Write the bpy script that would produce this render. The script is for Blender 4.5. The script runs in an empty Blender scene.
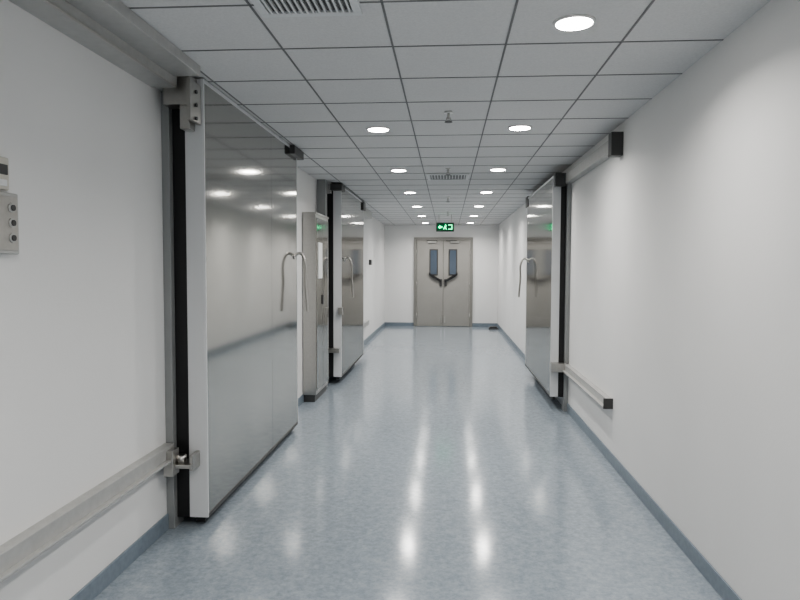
import bpy, bmesh, math
from mathutils import Vector, Matrix
D=bpy.data
scene=bpy.context.scene
try: scene.view_settings.look='AgX - Medium High Contrast'
except Exception: pass
# ---------------------------------------------------------------- materials
def mat(name,col,rough=0.5,metal=0.0,emit=None,estr=0,noise=None,bump=0,bscale=200,spec=0.5):
    m=D.materials.new(name); m.use_nodes=True
    nt=m.node_tree; b=nt.nodes['Principled BSDF']
    b.inputs['Base Color'].default_value=(*col,1); b.inputs['Roughness'].default_value=rough
    b.inputs['Metallic'].default_value=metal; b.inputs['Specular IOR Level'].default_value=spec
    if emit:
        b.inputs['Emission Color'].default_value=(*emit,1); b.inputs['Emission Strength'].default_value=estr
    tc=nt.nodes.new('ShaderNodeTexCoord')
    if noise:
        n=nt.nodes.new('ShaderNodeTexNoise'); n.inputs['Scale'].default_value=noise[0]; n.inputs['Detail'].default_value=4
        nt.links.new(tc.outputs['Object'],n.inputs['Vector'])
        r=nt.nodes.new('ShaderNodeValToRGB'); a=noise[1]
        r.color_ramp.elements[0].position=.3; r.color_ramp.elements[1].position=.7
        r.color_ramp.elements[0].color=(*[c*(1-a) for c in col],1)
        r.color_ramp.elements[1].color=(*[min(1,c*(1+a)) for c in col],1)
        nt.links.new(n.outputs['Fac'],r.inputs['Fac']); nt.links.new(r.outputs['Color'],b.inputs['Base Color'])
    if bump:
        n=nt.nodes.new('ShaderNodeTexNoise'); n.inputs['Scale'].default_value=bscale
        nt.links.new(tc.outputs['Object'],n.inputs['Vector'])
        bp=nt.nodes.new('ShaderNodeBump'); bp.inputs['Strength'].default_value=bump; bp.inputs['Distance'].default_value=.01
        nt.links.new(n.outputs['Fac'],bp.inputs['Height']); nt.links.new(bp.outputs['Normal'],b.inputs['Normal'])
    return m
M={}
M['wall']=mat('wall_paint',(.735,.735,.73),.55,noise=(1.2,.02),bump=.05,bscale=60)
M['tile']=mat('ceiling_tile',(.63,.63,.63),.8,noise=(90,.05),bump=.15,bscale=300)
M['grid']=mat('ceiling_grid_metal',(.17,.17,.172),.5)
M['base']=mat('baseboard_vinyl',(.19,.23,.27),.35,noise=(30,.1))
M['steel']=mat('brushed_stainless',(.50,.49,.47),.3,1.0,noise=(40,.04))
M['mirror']=mat('polished_stainless_sheet',(.47,.465,.44),.09,1.0,bump=.02,bscale=3)
M['rail']=mat('aluminium_rail',(.50,.50,.49),.45,.5,noise=(20,.05))
M['white']=mat('white_laminate',(.64,.65,.66),.35)
M['frame']=mat('grey_frame',(.30,.31,.31),.4,.3)
M['black']=mat('black_rubber',(.012,.012,.013),.5)
M['dark']=mat('dark_grey_plastic',(.06,.06,.06),.4)
M['ventback']=mat('vent_back',(.25,.25,.25),.7)
M['doorpaint']=mat('grey_door_paint',(.29,.283,.265),.45,noise=(3,.03))
M['doorframe']=mat('grey_door_frame',(.22,.215,.20),.4)
M['glass']=mat('door_glass',(.075,.10,.135),.1,spec=.6)
M['green']=mat('exit_green',(.0,.5,.15),.4,emit=(.0,1,.35),estr=5)
M['exitback']=mat('exit_back',(.005,.03,.012),.3,emit=(0,.3,.1),estr=.15)
M['lamp']=mat('lamp_diffuser',(1,1,1),.4,emit=(1,.97,.92),estr=40)
M['trimw']=mat('lamp_trim',(.78,.78,.77),.35)
M['beige']=mat('beige_plastic',(.55,.53,.48),.4)
M['label']=mat('label_paper',(.70,.71,.71),.6)
# floor
def floor_mat():
    m=D.materials.new('vinyl_floor'); m.use_nodes=True; nt=m.node_tree; b=nt.nodes['Principled BSDF']
    tc=nt.nodes.new('ShaderNodeTexCoord')
    n1=nt.nodes.new('ShaderNodeTexNoise'); n1.inputs['Scale'].default_value=30; n1.inputs['Detail'].default_value=8; n1.inputs['Roughness'].default_value=.75
    n2=nt.nodes.new('ShaderNodeTexVoronoi'); n2.inputs['Scale'].default_value=70
    n3=nt.nodes.new('ShaderNodeTexNoise'); n3.inputs['Scale'].default_value=1.6; n3.inputs['Detail'].default_value=3
    for n in (n1,n2,n3): nt.links.new(tc.outputs['Object'],n.inputs['Vector'])
    r=nt.nodes.new('ShaderNodeValToRGB'); e=r.color_ramp.elements
    e[0].position=.35; e[0].color=(.215,.252,.29,1); e[1].position=.66; e[1].color=(.345,.39,.43,1)
    nt.links.new(n1.outputs['Fac'],r.inputs['Fac'])
    mx=nt.nodes.new('ShaderNodeMixRGB'); mx.blend_type='MULTIPLY'; mx.inputs['Fac'].default_value=.2
    nt.links.new(r.outputs['Color'],mx.inputs['Color1']); 
    r2=nt.nodes.new('ShaderNodeValToRGB'); r2.color_ramp.elements[0].color=(.75,.78,.8,1); r2.color_ramp.elements[1].position=.5
    nt.links.new(n2.outputs['Distance'],r2.inputs['Fac']); nt.links.new(r2.outputs['Color'],mx.inputs['Color2'])
    nt.links.new(mx.outputs['Color'],b.inputs['Base Color'])
    mr=nt.nodes.new('ShaderNodeMapRange'); mr.inputs['To Min'].default_value=.10; mr.inputs['To Max'].default_value=.16
    nt.links.new(n3.outputs['Fac'],mr.inputs['Value']); nt.links.new(mr.outputs['Result'],b.inputs['Roughness'])
    bp=nt.nodes.new('ShaderNodeBump'); bp.inputs['Strength'].default_value=.04; bp.inputs['Distance'].default_value=.02
    nt.links.new(n3.outputs['Fac'],bp.inputs['Height']); nt.links.new(bp.outputs['Normal'],b.inputs['Normal'])
    b.inputs['Specular IOR Level'].default_value=.5
    return m
M['floor']=floor_mat()
# ---------------------------------------------------------------- helpers
def empty(name,loc):
    o=D.objects.new(name,None); o.location=loc; o.empty_display_size=.1
    scene.collection.objects.link(o); return o
def link(o,parent):
    scene.collection.objects.link(o)
    if parent:
        o.parent=parent; o.location=Vector(o.location)-parent.location
    return o
def box(name,x0,x1,y0,y1,z0,z1,m,parent=None,bev=0):
    x0,x1=sorted((x0,x1)); y0,y1=sorted((y0,y1)); z0,z1=sorted((z0,z1))
    bm=bmesh.new(); bmesh.ops.create_cube(bm,size=1)
    for v in bm.verts: v.co=Vector((v.co.x*(x1-x0),v.co.y*(y1-y0),v.co.z*(z1-z0)))
    if bev: bmesh.ops.bevel(bm,geom=bm.edges[:],offset=bev,segments=2,affect='EDGES',profile=.5)
    me=D.meshes.new(name); bm.to_mesh(me); bm.free(); me.materials.append(M[m])
    o=D.objects.new(name,me); o.location=((x0+x1)/2,(y0+y1)/2,(z0+z1)/2)
    return link(o,parent)
def cyl(name,c,r,h,axis,m,parent=None,r2=None,seg=32):
    bm=bmesh.new(); bmesh.ops.create_cone(bm,cap_ends=True,segments=seg,radius1=r,radius2=r if r2 is None else r2,depth=h)
    if axis=='x': bmesh.ops.rotate(bm,verts=bm.verts,matrix=Matrix.Rotation(math.pi/2,3,'Y'))
    if axis=='y': bmesh.ops.rotate(bm,verts=bm.verts,matrix=Matrix.Rotation(math.pi/2,3,'X'))
    me=D.meshes.new(name); bm.to_mesh(me); bm.free(); me.materials.append(M[m])
    for p in me.polygons: p.use_smooth=len(p.vertices)==4
    o=D.objects.new(name,me); o.location=c; return link(o,parent)
def ring(name,c,ri,ro,h,m,parent=None,seg=40):
    bm=bmesh.new(); L=[]
    for i in range(seg):
        a=2*math.pi*i/seg; ca,sa=math.cos(a),math.sin(a)
        L.append([bm.verts.new((ri*ca,ri*sa,h/2)),bm.verts.new((ri*ca,ri*sa,-h*.2)),bm.verts.new((ro*.93*ca,ro*.93*sa,-h/2)),bm.verts.new((ro*ca,ro*sa,h/2))])
    for i in range(seg):
        a,b=L[i],L[(i+1)%seg]
        for k in range(4): bm.faces.new((a[k],a[(k+1)%4],b[(k+1)%4],b[k]))
    bmesh.ops.recalc_face_normals(bm,faces=bm.faces)
    me=D.meshes.new(name); bm.to_mesh(me); bm.free(); me.materials.append(M[m])
    for p in me.polygons: p.use_smooth=True
    o=D.objects.new(name,me); o.location=c; return link(o,parent)
def tube(name,pts,r,m,parent=None):
    cu=D.curves.new(name,'CURVE'); cu.dimensions='3D'; cu.bevel_depth=r; cu.bevel_resolution=4; cu.use_fill_caps=True
    s=cu.splines.new('BEZIER'); s.bezier_points.add(len(pts)-1)
    c=Vector(pts[0])
    for p,q in zip(s.bezier_points,pts):
        p.co=Vector(q)-c; p.handle_left_type=p.handle_right_type='AUTO'
    cu.materials.append(M[m]); o=D.objects.new(name,cu); o.location=c; link(o,parent)
    dg=bpy.context.evaluated_depsgraph_get(); me=D.meshes.new_from_object(o.evaluated_get(dg))
    n=D.objects.new(name+'_mesh',me); n.location=o.location; scene.collection.objects.link(n); n.parent=parent
    D.objects.remove(o); n.name=name
    return n
def poly(name,pts,y,th,m,parent=None):
    """prism from xz outline"""
    bm=bmesh.new(); c=Vector((sum(p[0] for p in pts)/len(pts),0,sum(p[1] for p in pts)/len(pts)))
    f=bm.faces.new([bm.verts.new((p[0]-c.x,0,p[1]-c.z)) for p in pts])
    r=bmesh.ops.extrude_face_region(bm,geom=[f])
    for v in r['geom']:
        if isinstance(v,bmesh.types.BMVert): v.co.y-=th
    bmesh.ops.recalc_face_normals(bm,faces=bm.faces)
    me=D.meshes.new(name); bm.to_mesh(me); bm.free(); me.materials.append(M[m])
    o=D.objects.new(name,me); o.location=(c.x,y,c.z); return link(o,parent)
# ---------------------------------------------------------------- room
CZ=1.68; XL=-1.78; XR=1.415; H=CZ+1.18; YE=18.7; YB=-5.0; DY=.13
box('floor',XL-.2,XR+.2,YB-.2,YE+.2,-.1,0,'floor')
box('wall_left',XL-.15,XL,YB,YE,0,H,'wall')
box('wall_right',XR,XR+.15,YB,YE,0,H,'wall')
box('wall_back',XL-.15,XR+.15,YB-.15,YB,0,H,'wall')
box('wall_front',XL-.15,XR+.15,YE,YE+.15,0,H,'wall')
ceil=box('ceiling',XL-.2,XR+.2,YB-.2,YE+.2,H,H+.1,'tile')
# grid
for i,x in enumerate((-1.5,-.9,-.3,.3,.9)):
    box('grid_long_%d'%i,x-.0055,x+.0055,YB,YE,H-.003,H+.001,'grid',ceil)
k=-13
while 2.86+DY+.6*k<YE:
    y=2.86+DY+.6*k
    if y>YB: box('grid_cross_%d'%(k+13),XL,XR,y-.0055,y+.0055,H-.003,H+.001,'grid',ceil)
    k+=1
box('baseboard_left',XL,XL+.012,YB,YE,0,.10,'base',bev=.003)
box('baseboard_right',XR-.012,XR,YB,YE,0,.10,'base',bev=.003)
DX=-.12; DW=.82
box('baseboard_front',XL+.012,DX-DW,YE-.012,YE,0,.10,'base',bev=.003)
b=box('baseboard_front',DX+DW,XR-.012,YE-.012,YE,0,.10,'base',bev=.003)
box('baseboard_back',XL+.012,XR-.012,YB,YB+.012,0,.10,'base',bev=.003)
# ---------------------------------------------------------------- downlights
def downlight(x,y,on=True):
    e=empty('recessed_downlight',(x,y,H))
    ring('trim_ring',(x,y,H-.006),.084,.10,.012,'trimw',e)
    cyl('diffuser',(x,y,H-.006),.085,.012,'z','lamp' if on else 'label',e)
    if on:
        l=D.lights.new('lamp_light','AREA'); l.shape='DISK'; l.size=.13; l.energy=18.5; l.color=(1,.965,.925); l.spread=math.radians(150)
        o=D.objects.new('lamp_light',l); o.location=(0,0,-.02); scene.collection.objects.link(o); o.parent=e
for i in range(-3,7):
    y=3.16+DY+2.4*i
    for x in (-.6,.6):
        if i==0 and x<0: continue
        downlight(x,y)
# ---------------------------------------------------------------- ceiling vent, sprinklers, detectors
def vent(x0,x1,y0,y1,n,mb='dark'):
    e=empty('ceiling_air_vent',((x0+x1)/2,(y0+y1)/2,H)); z0,z1=H-.018,H
    w=.04
    box('frame_a',x0,x1,y0,y0+w,z0,z1,'white',e,.003); box('frame_b',x0,x1,y1-w,y1,z0,z1,'white',e,.003)
    box('frame_c',x0,x0+w,y0+w,y1-w,z0,z1,'white',e,.003); box('frame_d',x1-w,x1,y0+w,y1-w,z0,z1,'white',e,.003)
    box('duct_back',x0+w,x1-w,y0+w,y1-w,H-.004,H,mb,e)
    for i in range(n):
        x=x0+w+(x1-x0-2*w)*(i+.5)/n
        o=box('slat_%d'%i,x-.005,x+.005,y0+w,y1-w,z0+.001,H-.004,'white',e)
vent(-.87,-.40,2.50,3.10,14)
vent(-.27,.27,8.42,8.96,12,'ventback')
def sprinkler(x,y):
    e=empty('ceiling_sprinkler',(x,y,H))
    cyl('escutcheon',(x,y,H-.006),.035,.012,'z','trimw',e,r2=.025)
    cyl('stem',(x,y,H-.03),.009,.05,'z','steel',e)
    box('yoke_a',x-.018,x-.013,y-.004,y+.004,H-.075,H-.045,'steel',e); box('yoke_b',x+.013,x+.018,y-.004,y+.004,H-.075,H-.045,'steel',e)
    box('yoke_top',x-.018,x+.018,y-.004,y+.004,H-.05,H-.044,'steel',e)
    cyl('deflector',(x,y,H-.078),.03,.004,'z','dark',e)
for y in (5.1,8.0,11.3,14.2): sprinkler(0.0,y)
# ---------------------------------------------------------------- sliding doors
def sliding(s,xw,xf,xb,y0,y1,z0,z1,handle_y):
    """s side sign; xw wall abs; xf face abs; xb back abs"""
    e=empty('sliding_door',(s*xf,(y0+y1)/2,z0))
    S=lambda v:s*v
    box('leaf_core',S(xf+.003),S(xb),y0,y1,z0,z1,'white',e,.004)
    ym=y0+(y1-y0)*.62
    box('steel_sheet_a',S(xf),S(xf+.004),y0+.012,ym-.0015,z0+.02,z1-.02,'mirror',e)
    box('steel_sheet_b',S(xf),S(xf+.004),ym+.0015,y1-.012,z0+.02,z1-.02,'mirror',e)
    for n,a,b_ in (('n',y0+.001,y0+.015),('f',y1-.015,y1-.001)):
        box('edge_trim_'+n,S(xf-.003),S(xf+.01),a,b_,z0+.001,z1-.001,'white',e,.001)
    box('edge_trim_bottom',S(xf-.004),S(xf+.01),y0+.015,y1-.015,z0,z0+.025,'dark',e,.001)
    box('edge_trim_top',S(xf-.003),S(xf+.01),y0+.015,y1-.015,z1-.025,z1,'white',e,.001)
    # gasket behind the leaf and frame on the wall
    gx0,gx1=xb,xw-.05
    box('gasket_near',S(gx0),S(gx1),y0+.0,y0+.06,z0,z1,'black',e)
    box('gasket_far',S(gx0),S(gx1),y1-.06,y1,z0,z1,'black',e)
    box('gasket_top',S(gx0),S(gx1),y0+.06,y1-.06,z1-.06,z1,'black',e)
    box('jamb_near',S(gx1),S(xw),y0-.05,y0+.10,.0,z1,'frame',e,.003)
    box('jamb_far',S(gx1),S(xw),y1-.10,y1+.05,.0,z1,'frame',e,.003)
    box('bottom_seal',S(xf+.03),S(xb-.03),y0+.03,y1-.03,z0-.04,z0+.002,'black',e)
    # handle
    hy=handle_y; zt=CZ+.13; 
    cyl('handle_rose',(S(xf-.005),hy,zt-.03),.028,.014,'x','steel',e)
    tube('pull_handle',[(S(xf),hy,zt-.03),(S(xf-.06),hy,zt),(S(xf-.10),hy,zt-.05),(S(xf-.115),hy,zt-.3),(S(xf-.135),hy,zt-.58)],.014,'steel',e)
    return e
# left near
L1=sliding(-1,-XL,1.53,1.65,4.08,6.65,.06,CZ+1.17,6.52)
def lbox(n,a,b,c,d,e_,f,m,p,bev=.003): return box(n,-a,-b,c,d,e_,f,m,p,bev)
lbox('top_track',1.62,1.77999,-1.5,3.90,CZ+1.07,H-.002,'rail',L1)
lbox('top_track_cover',1.46,1.62,-1.5,3.86,CZ+1.12,H-.002,'rail',L1)
lbox('top_track_lip',1.605,1.62,-1.5,3.86,CZ+1.055,CZ+1.07,'steel',L1)
lbox('top_track_rear',1.66,1.77999,3.90,7.0,CZ+1.08,H-.002,'rail',L1)
lbox('hanger_plate',1.54,1.565,3.9,4.075,CZ+.88,CZ+1.12,'steel',L1)
lbox('hanger_body',1.565,1.73,3.95,4.07,CZ+.98,CZ+1.16,'steel',L1)
lbox('hanger_arm',1.58,1.64,3.98,4.07,CZ+.84,CZ+.98,'steel',L1)
for zz in (.9,.98,1.06): cyl('hanger_bolt',(-1.535,3.98,CZ+zz),.012,.012,'x','dark',L1,seg=6)
lbox('hanger_far',1.48,1.68,6.35,6.75,CZ+1.09,CZ+1.172,'dark',L1)
lbox('lower_rail',1.72,1.77999,-1.5,4.02,.47,.56,'rail',L1)
lbox('lower_rail_lip',1.69,1.72,-1.5,4.02,.47,.485,'rail',L1)
lbox('guide_bracket',1.58,1.74,3.94,4.078,.42,.445,'steel',L1)
lbox('guide_bracket_plate',1.575,1.60,3.96,4.078,.40,.50,'steel',L1)
cyl('guide_roller',(-1.66,3.99,.47),.03,.05,'z','steel',L1)
lbox('guide_plate',1.68,1.74,3.9,4.0,.38,.54,'steel',L1)
# left far
L2=sliding(-1,-XL,1.505,1.62,9.3,11.8,.10,CZ+1.15,9.55)
lbox('top_track',1.64,1.77999,9.2,14.3,CZ+1.03,H-.002,'rail',L2)
lbox('hanger_near',1.48,1.68,9.2,9.5,CZ+1.07,CZ+1.155,'dark',L2)
lbox('hanger_far',1.48,1.64,11.6,11.9,CZ+1.0,CZ+1.15,'dark',L2)
lbox('lower_rail',1.70,1.77999,11.85,14.3,.42,.52,'rail',L2)
lbox('guide_bracket',1.52,1.74,9.2,9.31,.46,.52,'steel',L2)
lbox('latch_box',1.48,1.54,9.24,9.31,1.0,1.1,'steel',L2)
# right
R1=sliding(1,XR,1.215,1.305,7.8,10.3,.16,CZ+1.06,10.1)
box('top_track',1.34,XR,5.58,10.6,CZ+.96,CZ+1.07,'rail',R1,.003)
box('top_track_end',1.32,XR,5.52,5.63,CZ+.91,CZ+1.10,'dark',R1,.003)
box('hanger_near',1.225,1.345,7.72,7.9,CZ+.93,CZ+1.08,'dark',R1,.003)
box('hanger_far',1.205,1.345,10.2,10.45,CZ+.92,CZ+1.08,'dark',R1,.003)
box('lower_rail',1.36,XR,5.7,7.74,.48,.56,'rail',R1,.003)
box('lower_rail_lip',1.33,1.36,5.7,7.74,.48,.495,'rail',R1,.001)
box('lower_rail_endcap',1.335,XR,5.685,5.7,.475,.565,'dark',R1,.001)
box('guide_bracket',1.205,1.38,7.68,7.80,.47,.57,'steel',R1,.003)
# ---------------------------------------------------------------- stainless cabinet between left doors
e=empty('stainless_cabinet',(-1.69,8.45,0))
lbox('body',1.61,1.775,8.0,8.85,.09,CZ+.64,'steel',e,.004)
lbox('plinth',1.63,1.775,8.02,8.83,0,.09,'dark',e)
lbox('door_leaf_a',1.60,1.612,8.03,8.41,.14,CZ+.60,'mirror',e,.003)
lbox('door_leaf_b',1.60,1.612,8.43,8.82,.14,CZ+.60,'mirror',e,.003)
lbox('meter_plate',1.592,1.60,8.10,8.34,CZ-.15,CZ+.3,'label',e)
lbox('lock',1.585,1.60,8.36,8.40,1.2,1.32,'dark',e)
lbox('side_top_rim',1.60,1.775,7.99,8.86,CZ+.64,CZ+.665,'steel',e)
e=empty('conduit_post',(-1.72,9.0,0))
lbox('post',1.66,1.775,8.92,9.06,0,H-.001,'frame',e); lbox('clamp_a',1.65,1.775,8.91,9.07,2.3,2.34,'steel',e); lbox('clamp_b',1.65,1.775,8.91,9.07,.8,.84,'steel',e)
# ---------------------------------------------------------------- control boxes on left wall
e=empty('control_box',(-1.76,2.5,CZ+.17))
lbox('case',1.745,1.78,2.40,2.588,CZ+.045,CZ+.29,'rail',e,.006)
lbox('front_plate',1.74,1.745,2.415,2.573,CZ+.06,CZ+.275,'steel',e,.002)
for i,zz in enumerate((.23,.17,.11)):
    cyl('button_ring_%d'%i,(-1.738,2.535,CZ+zz),.019,.008,'x','rail',e); cyl('button_%d'%i,(-1.733,2.535,CZ+zz),.012,.008,'x','dark',e)
e=empty('card_reader',(-1.76,2.49,CZ+.40))
lbox('case',1.755,1.78,2.41,2.55,CZ+.30,CZ+.43,'beige',e,.006); lbox('screen',1.75,1.756,2.43,2.535,CZ+.36,CZ+.40,'dark',e,.002)
lbox('key_strip',1.751,1.756,2.44,2.53,CZ+.315,CZ+.34,'label',e,.001)
e=empty('wall_alarm_box',(-1.76,15,1.9)); lbox('case',1.73,1.78,14.9,15.1,1.72,1.84,'dark',e,.005); lbox('face',1.722,1.73,14.93,15.07,1.74,1.82,'frame',e)
# ---------------------------------------------------------------- end double door
e=empty('door_1',(DX,YE,0)); hw=.80; ht=CZ+.80
box('frame_left',DX-hw-.03,DX-hw+.05,YE-.05,YE,0,ht+.03,'doorframe',e,.004); box('frame_right',DX+hw-.05,DX+hw+.03,YE-.05,YE,0,ht+.03,'doorframe',e,.004)
box('frame_head',DX-hw+.05,DX+hw-.05,YE-.05,YE,ht-.05,ht+.03,'doorframe',e,.004)
yf=YE-.035
box('leaf_left',DX-hw+.055,DX-.004,yf,YE-.002,.01,ht-.055,'doorpaint',e,.003); box('leaf_right',DX+.004,DX+hw-.055,yf,YE-.002,.01,ht-.055,'doorpaint',e,.003)
box('meeting_gap',DX-.006,DX+.006,yf+.01,YE-.002,.01,ht-.055,'black',e)
for s in (-1,1):
    cx=DX+s*.27
    box('window_frame',cx-.12,cx+.12,yf-.012,yf,1.44,2.18,'dark',e,.003)
    box('window_glass',cx-.085,cx+.085,yf-.016,yf-.012,1.475,2.145,'glass',e)
    # black angled push handle
    poly('push_handle',[(cx+s*.13,1.53),(cx+s*.05,1.47),(cx-s*.21,1.32),(cx-s*.21,1.25),(cx+s*.05,1.39),(cx+s*.13,1.46)],yf-.017,.04,'black',e)
    box('handle_plate',DX+s*.03,DX+s*.10,yf-.03,yf,1.14,1.34,'dark',e,.004)
    box('door_closer',cx+s*.05-.12,cx+s*.05+.12,yf-.05,yf,ht-.13,ht-.075,'steel',e,.004)
    box('closer_arm',cx-.2,cx+.1,yf-.06,yf-.05,ht-.07,ht-.055,'dark',e)
    box('kick_bolt',DX+s*.05-.015,DX+s*.05+.015,yf-.012,yf,.1,.3,'steel',e)
    for hz in (.3,1.2,2.1): cyl('hinge',(DX+s*(hw-.052),yf-.006,hz),.012,.12,'z','steel',e)
# ---------------------------------------------------------------- exit sign
ys=15.0; zs=CZ+.91
e=empty('exit_sign',(-.06,ys,zs))
box('housing',-.26,.14,ys,ys+.04,zs-.11,zs+.09,'dark',e,.005); box('panel',-.245,.125,ys-.004,ys,zs-.095,zs+.075,'exitback',e)
for x in (-.2,.08): cyl('hanger_rod',(x,ys+.02,(zs+.09+H)/2),.006,H-zs-.09,'z','steel',e)
yy=ys-.004
def g(p,n='glyph'): poly(n,[(x-.06,z+zs-.01) for x,z in p],yy,.003,'green',e)
g([(-.16,.0),(-.115,.045),(-.115,.018),(-.065,.018),(-.065,-.018),(-.115,-.018),(-.115,-.045)],'arrow')
g([(-.02,.0),(-.005,.03),(.03,.035),(.035,.02),(.012,.012),(.02,-.015),(.04,-.05),(.022,-.055),(0,-.02),(-.03,-.055),(-.042,-.042)],'running_figure')
g([(.0,.06),(.018,.06),(.018,.04),(.0,.04)],'head')
g([(.07,.055),(.16,.055),(.16,-.055),(.07,-.055),(.07,-.04),(.145,-.04),(.145,.04),(.07,.04)],'doorway')
# small doorstop
e=empty('floor_doorstop',(1.25,18.0,0)); box('base',1.12,1.38,17.9,18.1,0,.03,'dark',e,.005); box('wedge',1.15,1.35,17.95,18.08,.03,.07,'dark',e,.01)
# ---------------------------------------------------------------- world + camera
w=D.worlds.new('world'); scene.world=w; w.use_nodes=True
w.node_tree.nodes['Background'].inputs[0].default_value=(.6,.65,.7,1); w.node_tree.nodes['Background'].inputs[1].default_value=.3
f=660; roll=math.radians(0.4)
F=Vector((47.5,33,-f)).normalized()
u=Vector((math.sin(roll),math.cos(roll),0)); U=(u-F*u.dot(F)).normalized(); R=F.cross(U)
rot=Matrix((R,F,U))
cam=D.cameras.new('camera'); cam.sensor_width=36; cam.lens=f*36/800; cam.clip_start=.05
co=D.objects.new('camera',cam); scene.collection.objects.link(co)
co.matrix_world=Matrix.Translation((0,0,CZ))@rot.to_4x4()
scene.camera=co
